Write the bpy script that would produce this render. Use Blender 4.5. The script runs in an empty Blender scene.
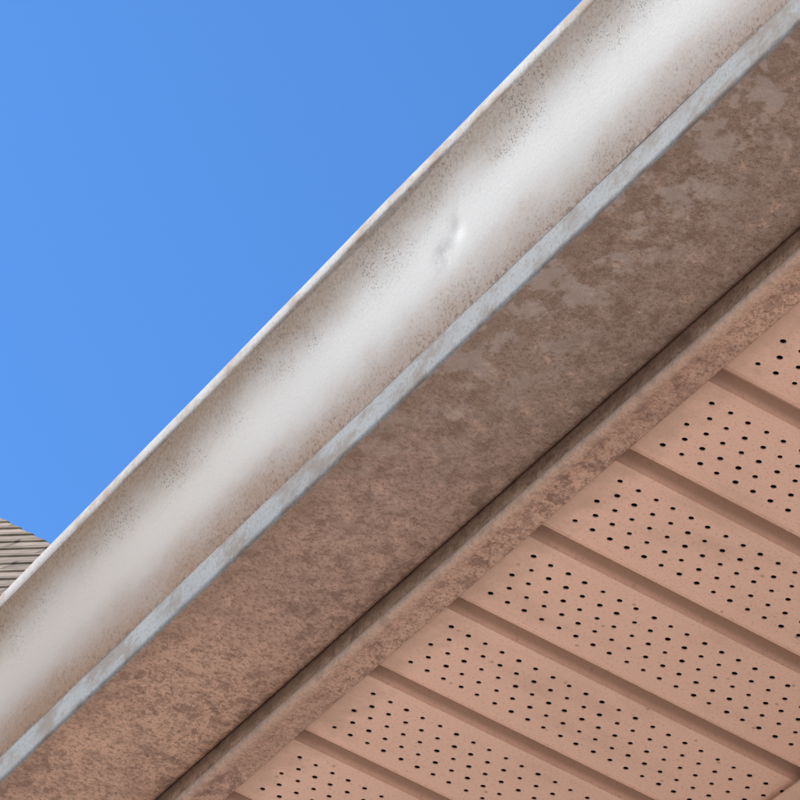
import bpy, bmesh, math, random
import numpy as np
from mathutils import Matrix, Vector
random.seed(4)
H=3.0
scene=bpy.context.scene
scene.view_settings.view_transform='Standard'
scene.view_settings.look='None'
scene.view_settings.exposure=0
scene.view_settings.gamma=1

# ------------------------------------------------------------ camera
M=[[-0.843315,0.515669,0.151345],[-0.435118,-0.489866,-0.755449],[-0.315423,-0.702934,0.637488]]
f=3998.0
cd=bpy.data.cameras.new("camera"); cam=bpy.data.objects.new("camera",cd)
scene.collection.objects.link(cam); scene.camera=cam
cd.sensor_width=36; cd.lens=f/800*36; cd.clip_start=0.05; cd.clip_end=2000
R,D,Fw=[Vector(r) for r in M]
cam.matrix_world=Matrix.Translation((0.7395,1.32212,H-1.32961)) @ Matrix((R,-D,-Fw)).transposed().to_4x4()

# ------------------------------------------------------------ light
sun_dir=Vector((.57,-.50,.63)).normalized()
el=math.asin(sun_dir.z); rot=math.atan2(sun_dir.x,sun_dir.y)
w=bpy.data.worlds.new("World"); scene.world=w; w.use_nodes=True
nt=w.node_tree; nt.nodes.clear()
sky=nt.nodes.new("ShaderNodeTexSky"); sky.sky_type='NISHITA'; sky.sun_disc=False
sky.sun_elevation=el; sky.sun_rotation=rot; sky.air_density=1.0; sky.dust_density=0.4; sky.ozone_density=4.0
tint=nt.nodes.new("ShaderNodeMix"); tint.data_type='RGBA'; tint.blend_type='MULTIPLY'; tint.inputs[0].default_value=1
tint.inputs[7].default_value=(.68,1.15,1.58,1)
bg=nt.nodes.new("ShaderNodeBackground"); bg.inputs[1].default_value=0.15
out=nt.nodes.new("ShaderNodeOutputWorld")
nt.links.new(sky.outputs[0],tint.inputs[6]); nt.links.new(tint.outputs[2],bg.inputs[0]); nt.links.new(bg.outputs[0],out.inputs[0])
sd=bpy.data.lights.new("sun",'SUN'); sd.energy=5; sd.angle=math.radians(.5); sd.color=(1,.94,.84)
so=bpy.data.objects.new("sun",sd); scene.collection.objects.link(so)
so.rotation_euler=sun_dir.to_track_quat('Z','Y').to_euler(); so.location=(5,-8,12)

# ------------------------------------------------------------ node helper
class N:
    def __init__(s,name):
        s.m=bpy.data.materials.new(name); s.m.use_nodes=True
        s.t=s.m.node_tree; s.b=s.t.nodes["Principled BSDF"]
        s.tc=s.t.nodes.new("ShaderNodeTexCoord"); s.obj=s.tc.outputs["Object"]
    def link(s,a,b): s.t.links.new(a,b)
    def setin(s,sock,v):
        if isinstance(v,bpy.types.NodeSocket): s.link(v,sock)
        else: sock.default_value=v
    def map(s,scale=(1,1,1),loc=(0,0,0),rot=(0,0,0)):
        n=s.t.nodes.new("ShaderNodeMapping"); n.inputs['Scale'].default_value=scale
        n.inputs['Location'].default_value=loc; n.inputs['Rotation'].default_value=rot
        s.link(s.obj,n.inputs['Vector']); return n.outputs[0]
    def noise(s,vec,scale,detail=4,rough=.55,dist=0,col=False):
        n=s.t.nodes.new("ShaderNodeTexNoise"); s.link(vec,n.inputs['Vector'])
        n.inputs['Scale'].default_value=scale; n.inputs['Detail'].default_value=detail
        n.inputs['Roughness'].default_value=rough; n.inputs['Distortion'].default_value=dist
        return n.outputs[1 if col else 0]
    def vor(s,vec,scale,feature='F1',rnd=1):
        n=s.t.nodes.new("ShaderNodeTexVoronoi"); s.link(vec,n.inputs['Vector'])
        n.feature=feature; n.inputs['Scale'].default_value=scale; n.inputs['Randomness'].default_value=rnd
        return n.outputs[0]
    def rng(s,v,a,b,c=0.,d=1.,smooth=True):
        n=s.t.nodes.new("ShaderNodeMapRange"); n.interpolation_type='SMOOTHSTEP' if smooth else 'LINEAR'
        s.setin(n.inputs[0],v)
        for i,x in enumerate((a,b,c,d)): n.inputs[i+1].default_value=x
        return n.outputs[0]
    def math(s,op,a,b=0.,clamp=False):
        n=s.t.nodes.new("ShaderNodeMath"); n.operation=op; n.use_clamp=clamp
        s.setin(n.inputs[0],a); s.setin(n.inputs[1],b); return n.outputs[0]
    def mix(s,fac,a,b,mode='MIX'):
        n=s.t.nodes.new("ShaderNodeMix"); n.data_type='RGBA'; n.blend_type=mode
        s.setin(n.inputs[0],fac)
        for i,x in ((6,a),(7,b)):
            if isinstance(x,tuple): x=(*x[:3],1)
            s.setin(n.inputs[i],x)
        return n.outputs[2]
    def sep(s,vec=None):
        n=s.t.nodes.new("ShaderNodeSeparateXYZ"); s.link(vec or s.obj,n.inputs[0]); return n.outputs
    def bump(s,h,strength=.3,dist=.001,prev=None):
        n=s.t.nodes.new("ShaderNodeBump"); n.inputs['Strength'].default_value=strength
        n.inputs['Distance'].default_value=dist; s.link(h,n.inputs['Height'])
        if prev: s.link(prev,n.inputs['Normal'])
        s.link(n.outputs[0],s.b.inputs['Normal']); return n.outputs[0]
    def fin(s,color,rough=.5,spec=.5,coat=0):
        s.setin(s.b.inputs['Base Color'],(*color,1) if isinstance(color,tuple) else color)
        s.setin(s.b.inputs['Roughness'],rough)
        s.b.inputs['Specular IOR Level'].default_value=spec
        s.b.inputs['Coat Weight'].default_value=coat
        return s.m

# ------------------------------------------------------------ materials
def mat_face():
    n=N("weathered_gutter_paint"); X,Y,Z=n.sep()
    clean=n.mix(n.noise(n.obj,14,2),(.70,.63,.53),(.80,.73,.62))
    wn=n.noise(n.map((1,.5,1)),26,4,.65); wob=n.math('MULTIPLY',n.math('SUBTRACT',wn,.5),.030)
    zz=n.math('ADD',Z,wob)
    top=n.rng(zz,.056,.086)
    bot=n.rng(zz,.044,.014)
    grain=n.noise(n.obj,520,3,.7)
    fine=n.noise(n.obj,1300,1,.6)
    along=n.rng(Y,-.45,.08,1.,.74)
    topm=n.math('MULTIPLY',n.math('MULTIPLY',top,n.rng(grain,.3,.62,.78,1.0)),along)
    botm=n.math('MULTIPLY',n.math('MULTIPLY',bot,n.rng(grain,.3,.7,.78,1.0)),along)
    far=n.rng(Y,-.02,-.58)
    c=n.mix(n.math('MULTIPLY',far,.70),clean,(.46,.36,.28))  # glare falloff along the run, painted in as a darker tan far end
    c=n.mix(n.math('MULTIPLY',topm,1.),c,(.33,.20,.105))
    c=n.mix(n.math('MULTIPLY',botm,1.),c,(.42,.225,.115))
    st=n.noise(n.map((1,75,12),rot=(.12,0,0)),5,4,.65)
    c=n.mix(n.math('MULTIPLY',n.rng(st,.52,.74,0,.26),n.rng(Z,.045,.085,.1,1)),c,(.33,.235,.155))
    sp=n.vor(n.obj,600); spd=n.rng(sp,.42,.14)
    clus=n.rng(n.noise(n.obj,38,5,.7),.45,.58)
    zone=n.math('MAXIMUM',n.rng(zz,.050,.072),n.rng(zz,.036,.02,0,.4))
    spm=n.math('MULTIPLY',n.math('MULTIPLY',spd,clus),zone)
    c=n.mix(n.math('MULTIPLY',spm,.88),c,(.11,.07,.04))
    both=n.math('MAXIMUM',top,bot)
    gcl=n.math('MULTIPLY',n.rng(both,0,1,.03,.65),n.rng(n.noise(n.map((1,1,1),(7,0,3)),30,3,.6),.35,.62,.3,1))
    c=n.mix(n.math('MULTIPLY',n.rng(grain,.54,.66),gcl),c,(.18,.11,.065))
    cr=n.math('MULTIPLY',n.rng(Z,.0195,.0176),n.rng(n.noise(n.obj,260,2,.7),.46,.58))
    c=n.mix(n.math('MULTIPLY',cr,.6),c,(.24,.15,.09))
    c=n.mix(n.rng(fine,.4,.7,0,.14),c,(.35,.3,.26))
    vy=n.math('DIVIDE',n.math('ADD',Y,.081),.013); vz=n.math('DIVIDE',n.math('SUBTRACT',Z,.046),.009)
    rr=n.math('ADD',n.math('MULTIPLY',vy,vy),n.math('MULTIPLY',vz,vz))
    c=n.mix(n.math('MULTIPLY',n.rng(rr,1.2,0,0,.4),n.rng(n.noise(n.obj,200,4,.7),.38,.6)),c,(.36,.31,.27))
    b=n.bump(n.noise(n.obj,500,2,.6),.3,.0003)
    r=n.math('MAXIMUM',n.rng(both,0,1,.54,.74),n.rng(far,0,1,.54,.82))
    return n.fin(c,r,.5)
def mat_strip(name="gutter_flange_paint",a=(.25,.24,.22),b=(.37,.36,.335)):
    n=N(name); X,Y,Z=n.sep()
    c=n.mix(n.noise(n.obj,30,3),a,b)
    g=n.noise(n.obj,500,3,.7)
    dk=tuple(x*.62*t for x,t in zip(a,(1.25,.90,.65)))
    c=n.mix(n.rng(g,.5,.68,0,.6),c,dk)
    c=n.mix(n.rng(n.noise(n.map((1,.6,1)),45,4,.7),.44,.64,0,.75),c,dk)
    n.bump(n.noise(n.obj,500,2),.3,.0005)
    return n.fin(c,.72,.25)
def dirtymat(name,a,b,dark,scale=1.,patch=True):
    n=N(name); X,Y,Z=n.sep()
    big=n.noise(n.obj,6*scale,3,.6); med=n.noise(n.map((1,.8,1)),90*scale,6,.78,.25)
    near_tone=n.rng(Y,-.60,.0)
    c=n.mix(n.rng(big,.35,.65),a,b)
    if patch: c=n.mix(n.math('MULTIPLY',near_tone,.85),c,(.30,.235,.195))  # darker and greyer towards the near end
    reg=n.rng(n.noise(n.map((1,.7,1),(2,0,0)),13,5,.7),.38,.60,.3,1.)
    c=n.mix(n.math('MULTIPLY',n.rng(med,.46,.60,0,.78),reg),c,dark)
    c=n.mix(n.rng(med,.45,.34,0,.32),c,tuple(min(1,x*1.3) for x in a))
    m2=n.noise(n.map((1,1,1),(5,2,1)),360*scale,3,.75)
    c=n.mix(n.rng(m2,.5,.62,0,.65),c,dark)
    c=n.mix(n.rng(n.noise(n.obj,1000,1,.7),.55,.70,0,.5),c,(.07,.045,.03))
    if patch:
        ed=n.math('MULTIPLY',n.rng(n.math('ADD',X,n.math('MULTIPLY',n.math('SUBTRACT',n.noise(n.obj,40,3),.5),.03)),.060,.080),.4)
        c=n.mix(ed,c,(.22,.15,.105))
        pz=n.math('MULTIPLY',n.rng(Y,-.32,-.02),n.rng(X,.015,.06))
        pn=n.noise(n.map((1,.8,1),(.3,0,0)),58,7,.68,.15)
        p=n.math('MULTIPLY',n.rng(pn,.49,.57),pz)
        c=n.mix(n.math('MULTIPLY',p,.46),c,(.52,.45,.41))
    else:
        bead=n.math('MULTIPLY',n.rng(Z,-.0125,-.0165),n.rng(X,-.008,-.002))
        c=n.mix(n.math('MULTIPLY',bead,.45),c,(.62,.44,.33))  # lit highlight along the corner bead, painted in as a paler colour
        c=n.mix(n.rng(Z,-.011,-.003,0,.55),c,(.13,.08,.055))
    n.bump(m2,.35,.0006)
    return n.fin(c,.62,.35)
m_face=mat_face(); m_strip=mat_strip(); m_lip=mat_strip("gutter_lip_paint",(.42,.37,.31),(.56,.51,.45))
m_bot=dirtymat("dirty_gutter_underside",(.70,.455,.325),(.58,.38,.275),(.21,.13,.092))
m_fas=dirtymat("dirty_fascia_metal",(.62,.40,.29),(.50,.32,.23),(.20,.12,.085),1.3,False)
def mat_soffit():
    n=N("soffit_aluminium_paint"); X,Y,Z=n.sep()
    c=n.mix(n.noise(n.obj,9,3),(.88,.59,.45),(.81,.53,.40))
    c=n.mix(n.rng(n.noise(n.map((.4,1,1)),30,4,.6),.5,.75,0,.45),c,(.58,.37,.27))
    g=n.noise(n.obj,600,3,.7)
    c=n.mix(n.rng(g,.52,.70,0,.5),c,(.46,.28,.19))
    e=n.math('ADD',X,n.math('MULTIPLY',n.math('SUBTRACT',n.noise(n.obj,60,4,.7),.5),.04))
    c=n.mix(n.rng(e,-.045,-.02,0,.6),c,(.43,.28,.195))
    c=n.mix(n.rng(n.vor(n.map((1,1,1),(3,3,0)),62),.10,.04,0,.55),c,(.30,.18,.12))
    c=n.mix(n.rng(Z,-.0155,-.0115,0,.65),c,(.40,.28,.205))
    n.bump(n.noise(n.obj,700,2,.6),.25,.0003)
    return n.fin(c,.55,.4)
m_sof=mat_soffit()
def simple(name,a,b,scale,rough=.8,bs=.3,bd=.005,spec=.3):
    n=N(name); h=n.noise(n.obj,scale,4,.65)
    c=n.mix(n.rng(h,.3,.7),a,b); n.bump(h,bs,bd); return n.fin(c,rough,spec)
m_dark=N("dark_attic_void").fin((.012,.01,.008),1,0)
m_ground=simple("lawn_grass",(.05,.08,.025),(.09,.11,.04),6,.95,.6,.03)
def mat_brick(name="brick_wall",a=(.36,.19,.13),b2=(.28,.15,.10),mo=(.42,.38,.33)):
    n=N(name); t=n.t.nodes.new("ShaderNodeTexBrick")
    mp=n.t.nodes.new("ShaderNodeCombineXYZ"); X,Y,Z=n.sep()
    n.link(n.math('ADD',X,Y),mp.inputs[0]); n.link(Z,mp.inputs[1])
    n.link(mp.outputs[0],t.inputs['Vector'])
    t.inputs['Color1'].default_value=(*a,1); t.inputs['Color2'].default_value=(*b2,1)
    t.inputs['Mortar'].default_value=(*mo,1); t.inputs['Scale'].default_value=1
    t.inputs['Brick Width'].default_value=.215; t.inputs['Row Height'].default_value=.075; t.inputs['Mortar Size'].default_value=.009
    c=n.mix(.25,t.outputs[0],n.noise(n.obj,60,3,col=True),'OVERLAY')
    n.bump(t.outputs[1],-.5,.006); return n.fin(c,.85,.2)
m_brick=mat_brick()
m_brickp=mat_brick("pale_brick_wall",(.60,.44,.34),(.54,.39,.30),(.58,.52,.46))
def mat_shingle(name,a,b,cc,course=.14,wid=.30):
    n=N(name)
    t=n.t.nodes.new("ShaderNodeTexBrick"); n.link(n.tc.outputs['UV'],t.inputs['Vector'])
    t.inputs['Scale'].default_value=1; t.inputs['Brick Width'].default_value=wid; t.inputs['Row Height'].default_value=course
    t.inputs['Mortar Size'].default_value=.008; t.inputs['Color1'].default_value=(*a,1); t.inputs['Color2'].default_value=(*b,1)
    t.inputs['Mortar'].default_value=(*cc,1)
    c=n.mix(n.rng(n.noise(n.tc.outputs['UV'],12,4),.35,.75,0,.7),t.outputs[0],cc)
    n.bump(n.noise(n.tc.outputs['UV'],150,1),.3,.004)
    return n.fin(c,.9,.2)
m_shN=mat_shingle("asphalt_shingles_tan",(.68,.47,.30),(.47,.32,.20),(.25,.165,.105))
m_shO=mat_shingle("asphalt_shingles_brown",(.16,.12,.09),(.11,.085,.065),(.06,.045,.035))
def mat_paver():
    n=N("paver_concrete"); t=n.t.nodes.new("ShaderNodeTexBrick"); n.link(n.obj,t.inputs['Vector'])
    t.inputs['Scale'].default_value=1; t.inputs['Brick Width'].default_value=.6; t.inputs['Row Height'].default_value=.3
    t.inputs['Mortar Size'].default_value=.008
    t.inputs['Color1'].default_value=(.74,.60,.49,1); t.inputs['Color2'].default_value=(.68,.55,.455,1); t.inputs['Mortar'].default_value=(.35,.29,.24,1)
    c=n.mix(n.rng(n.noise(n.obj,3,4),.4,.8,0,.3),t.outputs[0],(.55,.45,.37))
    n.bump(n.noise(n.obj,60,3),.3,.003); return n.fin(c,.85,.2)
m_pav=mat_paver()
m_white=simple("white_trim_paint",(.74,.73,.70),(.8,.79,.76),12,.5,.05,.001)
m_pink=simple("soffit_channel_paint",(.84,.58,.45),(.76,.52,.40),60,.5,.1,.0005)
m_glass=N("window_glass").fin((.02,.025,.03),.05,.8)

# ------------------------------------------------------------ mesh helpers
def newobj(name,bm,mats,loc=(0,0,0),parent=None):
    me=bpy.data.meshes.new(name); bm.to_mesh(me); bm.free()
    for m in mats: me.materials.append(m)
    o=bpy.data.objects.new(name,me); scene.collection.objects.link(o); o.location=loc
    if parent: o.parent=parent
    return o
def empty(name,loc=(0,0,0)):
    e=bpy.data.objects.new(name,None); scene.collection.objects.link(e); e.location=loc; return e
def addbox(bm,a,b,mi=0):
    vs=[bm.verts.new((x,y,z)) for x in (a[0],b[0]) for y in (a[1],b[1]) for z in (a[2],b[2])]
    for q in ((0,1,3,2),(4,6,7,5),(0,4,5,1),(2,3,7,6),(0,2,6,4),(1,5,7,3)):
        fc=bm.faces.new([vs[i] for i in q]); fc.material_index=mi
def box(name,a,b,mat,parent=None,bev=0):
    bm=bmesh.new(); addbox(bm,a,b); bmesh.ops.recalc_face_normals(bm,faces=bm.faces)
    if bev: bmesh.ops.bevel(bm,geom=list(bm.edges),offset=bev,segments=2,affect='EDGES')
    return newobj(name,bm,[mat],parent=parent)
Y0,Y1=-2.4,5.2
def ysamples():
    ys=list(np.arange(Y0,-.72,.06))+list(np.arange(-.72,.30,.005))+list(np.arange(.30,Y1,.06))+[Y1]
    ys+=list(np.arange(-.12,0.0,.00125))
    ys=sorted(set(round(float(y),5) for y in ys)); o=[ys[0]]
    for y in ys[1:]:
        if y-o[-1]>.0008:o.append(y)
    return o
YS=ysamples()
wave=lambda y,a,s:a*(math.sin(y*9.1+s)+.6*math.sin(y*23.7+2.1*s)+.4*math.sin(y*47+s*3))

# ------------------------------------------------------------ rain gutter
zb,zt,xb,xt=.0172,.0852,.0843,.1240
def ogee(A,B=5.5,n=50):
    x=z=0; o=[(0,0)]
    for i in range(n):
        t=(i+.5)/n; a=math.radians(A+B*math.cos(2*math.pi*t)); x+=math.sin(a); z+=math.cos(a); o.append((x,z))
    return o
A=math.degrees(math.atan((xt-xb)/(zt-zb))); A0=A
for _ in range(20):
    o=ogee(A); A-=math.degrees(math.atan(o[-1][0]/o[-1][1]))-A0
s=(zt-zb)/o[-1][1]
fp=[(xb+x*s,zb+z*s) for x,z in o]
prof=[(.112,.084,3,0),(.1125,.0925,3,0),(.1145,.0945,3,0),(.1245,.0945,3,0),(.1253,.0941,3,0),(.1256,.0930,3,0),(.1251,.0872,3,0),(.1246,.0858,3,0)]
prof+=[(x,z,0,0) for x,z in reversed(fp)]
prof[8]=(*prof[8][:3],1)
prof[-1]=(*prof[-1][:2],2,1)
prof+=[(.0840,.0166,2,1),(.0836,.0150,2,0),(.0813,.0030,2,0),(.0808,.0012,2,0),(.0797,.0002,1,0)]
prof+=[(x,0.0,1,0) for x in np.linspace(.078,.003,24)]
prof+=[(.0006,.0004,1,0),(.0,.003,1,0),(.0,.05,1,0),(.0,.098,1,0)]
bm=bmesh.new(); rows=[]
for y in YS:
    row=[]
    for (x,z,mi,sh) in prof:
        dx=dz=0
        if .0173<z<.0851 and x>.08:
            k=math.sin(math.pi*(z-.017)/.0685)
            dx+=wave(y,.00018,1.)*k
            d2=((y+.064)/.0050)**2+((z-.052)/.0050)**2
            dx-=.0009*math.exp(-d2)
            d3=((y+.064+.014)/.009)**2+((z-.047)/.006)**2
            dx-=.0007*math.exp(-d3)
            u=(y+.060)*.75-(z-.060)*.66; v=(y+.060)*.66+(z-.060)*.75
            dx-=.00012*math.exp(-(u/.002)**2-(v/.010)**2)
        if z>.0855 and x>.1: dx+=wave(y,.00018,2.3); dz+=wave(y,.00012,.7)
        if .002<z<.0171 and x>.08: dx+=wave(y,.00012,4.3)
        if z<.001 and .003<x<.08: dz+=wave(y,.00025,3.1)*math.sin(math.pi*x/.082)
        row.append(bm.verts.new((x+dx,y,z+dz)))
    rows.append(row)
for i in range(len(rows)-1):
    for j in range(len(prof)-1):
        fc=bm.faces.new((rows[i][j],rows[i][j+1],rows[i+1][j+1],rows[i+1][j])); fc.material_index=prof[j][2]; fc.smooth=True
for i in range(len(rows)-1):
    for j,p in enumerate(prof):
        if p[3]:
            e=bm.edges.get((rows[i][j],rows[i+1][j]))
            if e:e.smooth=False
for r in (rows[0],rows[-1]):
    try: 
        fc=bm.faces.new([bm.verts.new(v.co) for v in r[2:]]); fc.material_index=2
    except Exception: pass
for yh in np.arange(Y0+.3,Y1,.6):
    addbox(bm,(.004,yh-.012,.085),(.112,yh+.012,.0865),2)
bmesh.ops.recalc_face_normals(bm,faces=bm.faces)
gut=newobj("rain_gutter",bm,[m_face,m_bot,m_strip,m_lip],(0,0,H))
sol=gut.modifiers.new("thickness",'SOLIDIFY'); sol.thickness=.0006; sol.offset=0

# ------------------------------------------------------------ fascia trim
XE=-.0193; ZE=-.0191
fpr=[(-.0015,.11,0),(-.0015,.0,0),(-.0015,-.0120,0),(-.0008,-.0138,0),(.0005,-.0155,0),(.0008,-.0175,0),(-.0001,-.0191,0),(-.0025,-.0197,0),
     (-.0050,-.0190,0),(-.0070,-.0183,0),(-.0125,-.0181,0),(-.0170,-.0184,0),(-.0193,-.0191,0),(-.0198,-.0186,0),(-.0199,-.0150,0)]
bm=bmesh.new(); rows=[]
for y in YS:
    rows.append([bm.verts.new((x+(wave(y,.00022,5.) if z<-.001 else 0),y,z+(wave(y,.0002,1.7) if z<-.012 else 0))) for x,z,_ in fpr])
for i in range(len(rows)-1):
    for j in range(len(fpr)-1):
        fc=bm.faces.new((rows[i][j],rows[i][j+1],rows[i+1][j+1],rows[i+1][j])); fc.smooth=True
bmesh.ops.recalc_face_normals(bm,faces=bm.faces)
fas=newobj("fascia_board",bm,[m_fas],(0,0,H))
sol=fas.modifiers.new("thickness",'SOLIDIFY'); sol.thickness=.0006; sol.offset=0

# ------------------------------------------------------------ vented soffit
P=.08387; ZS=-.0166; XW=-.266
GW=.0165; GD=.0095
bm=bmesh.new()
def quad(b,pts,mi=0,sm=False):
    fc=b.faces.new([b.verts.new(p) for p in pts]); fc.material_index=mi; fc.smooth=sm
def holecell(b,x0,x1,y0,y1,z,r):
    cx,cy=(x0+x1)/2+random.uniform(-.0004,.0004),(y0+y1)/2+random.uniform(-.0003,.0003)
    r*=random.uniform(.85,1.06)
    per=[]
    for a,c in (((x0,y0),(x1,y0)),((x1,y0),(x1,y1)),((x1,y1),(x0,y1)),((x0,y1),(x0,y0))):
        for t in (0,1/3,2/3): per.append((a[0]+(c[0]-a[0])*t,a[1]+(c[1]-a[1])*t))
    po=[b.verts.new((x,y,z)) for x,y in per]; pi=[];pu=[]
    for k in range(12):
        a=math.radians(-135+30*k); pi.append(b.verts.new((cx+r*math.cos(a),cy+r*math.sin(a),z)))
        pu.append(b.verts.new((cx+r*math.cos(a),cy+r*math.sin(a),z+.0006)))
    for k in range(12):
        l=(k+1)%12
        b.faces.new((po[k],po[l],pi[l],pi[k])); b.faces.new((pi[k],pi[l],pu[l],pu[k]))
k0=-int(Y1/P)+1; k1=int(-Y0/P)-1
NR=5
for k in range(k0,k1+1):
    yc=-k*P
    tilt=random.uniform(-.0004,.0004)
    a=yc+GW/2; c=yc-GW/2
    g=[(a,ZS),(a-.0006,ZS-.0007),(a-.0016,ZS-.0004),(a-.0026,ZS+GD),(c+.0038,ZS+GD),(c+.0012,ZS),(c,ZS)]
    for (ya,za),(yb,zb_) in zip(g[:-1],g[1:]):
        quad(bm,((XW,ya,za),(XW,yb,zb_),(XE,yb,zb_),(XE,ya,za)))
    ytop=c; ybot=-(k+1)*P+GW/2
    m=.0065
    quad(bm,((XW,ytop,ZS),(XW,ytop-m,ZS+tilt),(XE,ytop-m,ZS+tilt),(XE,ytop,ZS)))
    quad(bm,((XW,ybot+m,ZS+tilt),(XW,ybot,ZS),(XE,ybot,ZS),(XE,ybot+m,ZS+tilt)))
    ya,yb=ytop-m,ybot+m; dy=(yb-ya)/NR
    CX=.0112
    near=-1.3<yc<.8
    for r in range(NR):
        x=XE-.008-(.0056 if r%2 else 0)
        u0,u1=ya+dy*r,ya+dy*(r+1)
        quad(bm,((x,u0,ZS+tilt),(x,u1,ZS+tilt),(XE,u1,ZS+tilt),(XE,u0,ZS+tilt)))
        if near:
            while x-CX>XW+.002:
                holecell(bm,x-CX,x,min(u0,u1),max(u0,u1),ZS+tilt,.00165); x-=CX
        quad(bm,((XW,u0,ZS+tilt),(XW,u1,ZS+tilt),(x,u1,ZS+tilt),(x,u0,ZS+tilt)))
bmesh.ops.remove_doubles(bm,verts=bm.verts,dist=.00002)
bmesh.ops.recalc_face_normals(bm,faces=bm.faces)
addbox(bm,(XW-.002,Y0,.0),(XE-.004,Y1,.09),1)
addbox(bm,(XW-.004,Y0,ZS-.0075),(XW+.0,Y1,ZS+.010),2)
addbox(bm,(XW+.0,Y0,ZS-.0075),(XW+.013,Y1,ZS-.0060),2)
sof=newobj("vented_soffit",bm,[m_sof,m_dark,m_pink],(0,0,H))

# ------------------------------------------------------------ own house
house=empty("brick_house")
box("wall",(-8.2,Y0+.25,0),(XW-.005,Y1-.25,H-.03),m_brickp,house)
def roofslab(name,pts,thick,mat,parent,step=.012):
    a,b,c,d=[Vector(p) for p in pts]; eh=(b-a).normalized()
    n=(b-a).cross(d-a).normalized()
    if n.z<0:n=-n
    up=n.cross(eh); 
    if up.z<0: up=-up
    S=(d-a).dot(up); k=math.ceil(S/.14)
    bm=bmesh.new(); uv=bm.loops.layers.uv.new("UVMap")
    def q(vs):
        if (vs[2]-vs[3]).length<1e-5: vs=vs[:3]
        fc=bm.faces.new([bm.verts.new(v) for v in vs])
        for l,v in zip(fc.loops,vs): l[uv].uv=((v-a).dot(eh),(v-a).dot(up))
    for i in range(k):
        s0=i/k; s1=(i+1)/k; lo=n*step
        p0,p1,p2,p3=a.lerp(d,s0),b.lerp(c,s0),b.lerp(c,s1),a.lerp(d,s1)
        q((p0+lo,p1+lo,p2,p3)); q((p0,p1,p1+lo,p0+lo))
    q((a-n*thick,b-n*thick,c-n*thick,d-n*thick)); q((a,b,b-n*thick,a-n*thick))
    return newobj(name,bm,[mat],parent=parent)
ex,ez=.012,H+.103; hr=(8.2+.5)/2*math.tan(math.radians(25))
roofslab("roof_front",((ex,Y0,ez),(ex,Y1,ez),(-4.22,Y1,ez+hr),(-4.22,Y0,ez+hr)),.012,m_shO,house)
roofslab("roof_back",((-8.6,Y0,ez),(-8.6,Y1,ez),(-4.22,Y1,ez+hr),(-4.22,Y0,ez+hr)),.012,m_shO,house)
for yy in (Y0+.26,Y1-.26):
    bm=bmesh.new(); bm.faces.new([bm.verts.new(p) for p in ((-.25,yy,H-.03),(-8.2,yy,H-.03),(-8.2,yy,ez+.1),(-4.22,yy,ez+hr-.03),(-.25,yy,ez+.08))])
    newobj("gable",bm,[m_brickp],parent=house)
def window(par,cx,cy,cz,wd,ht,axis,sgn):
    def bx(nm,u0,u1,z0,z1,d0,d1,mat):
        lo,hi=sorted((sgn*d0,sgn*d1))
        if axis=='x': box(nm,(cx+lo,cy+u0,cz+z0),(cx+hi,cy+u1,cz+z1),mat,par)
        else: box(nm,(cx+u0,cy+lo,cz+z0),(cx+u1,cy+hi,cz+z1),mat,par)
    a,b=wd/2,ht/2
    bx("window_glass",-a,a,-b,b,.004,.012,m_glass)
    bx("window_frame",-a-.06,a+.06,b,b+.07,.0,.045,m_white); bx("window_sill",-a-.1,a+.1,-b-.07,-b,.0,.08,m_white)
    bx("window_frame",-a-.06,-a,-b,b,.0,.045,m_white); bx("window_frame",a,a+.06,-b,b,.0,.045,m_white)
    bx("window_bar",-a,a,-.02,.02,.013,.035,m_white)
for cy in (2.6,-1.2): window(house,XW-.005,cy,1.55,1.2,1.3,'x',1)

# ------------------------------------------------------------ neighbouring house: square plan, hipped roof, turned 45 degrees
nb=empty("neighboring_house",(-2.3,-10.,0))
hd=5.75; apz=10.52; evz=apz-hd*.79; hs=hd/math.sqrt(2)
cs=[(hs,hs,evz),(-hs,hs,evz),(-hs,-hs,evz),(hs,-hs,evz)]; ap=(0,0,apz)
for i in range(4):
    roofslab("roof_hip",(cs[i],cs[(i+1)%4],ap,ap),.04,m_shN,nb,.006)
iw=hs-.4
box("wall",(-iw,-iw,0),(iw,iw,evz+.12),m_brick,nb)
bm=bmesh.new(); bm.faces.new([bm.verts.new((x,y,evz-.045)) for x,y,_ in cs]); newobj("eave_soffit",bm,[m_white],parent=nb)
for u in (-1.9,1.9):
    for cz in (1.5,4.3):
        window(nb,u,iw,cz,1.1,1.4,'y',1); window(nb,iw,u,cz,1.1,1.4,'x',1)
nb.rotation_euler=(0,0,math.radians(45))

# ------------------------------------------------------------ ground
bm=bmesh.new(); bmesh.ops.create_grid(bm,x_segments=2,y_segments=2,size=600); newobj("ground",bm,[m_ground],(0,0,-.004))
bm=bmesh.new(); bm.faces.new([bm.verts.new(p) for p in ((XW,-3.9,0),(9,-3.9,0),(9,12,0),(XW,12,0))]); newobj("patio",bm,[m_pav],(0,0,.004))
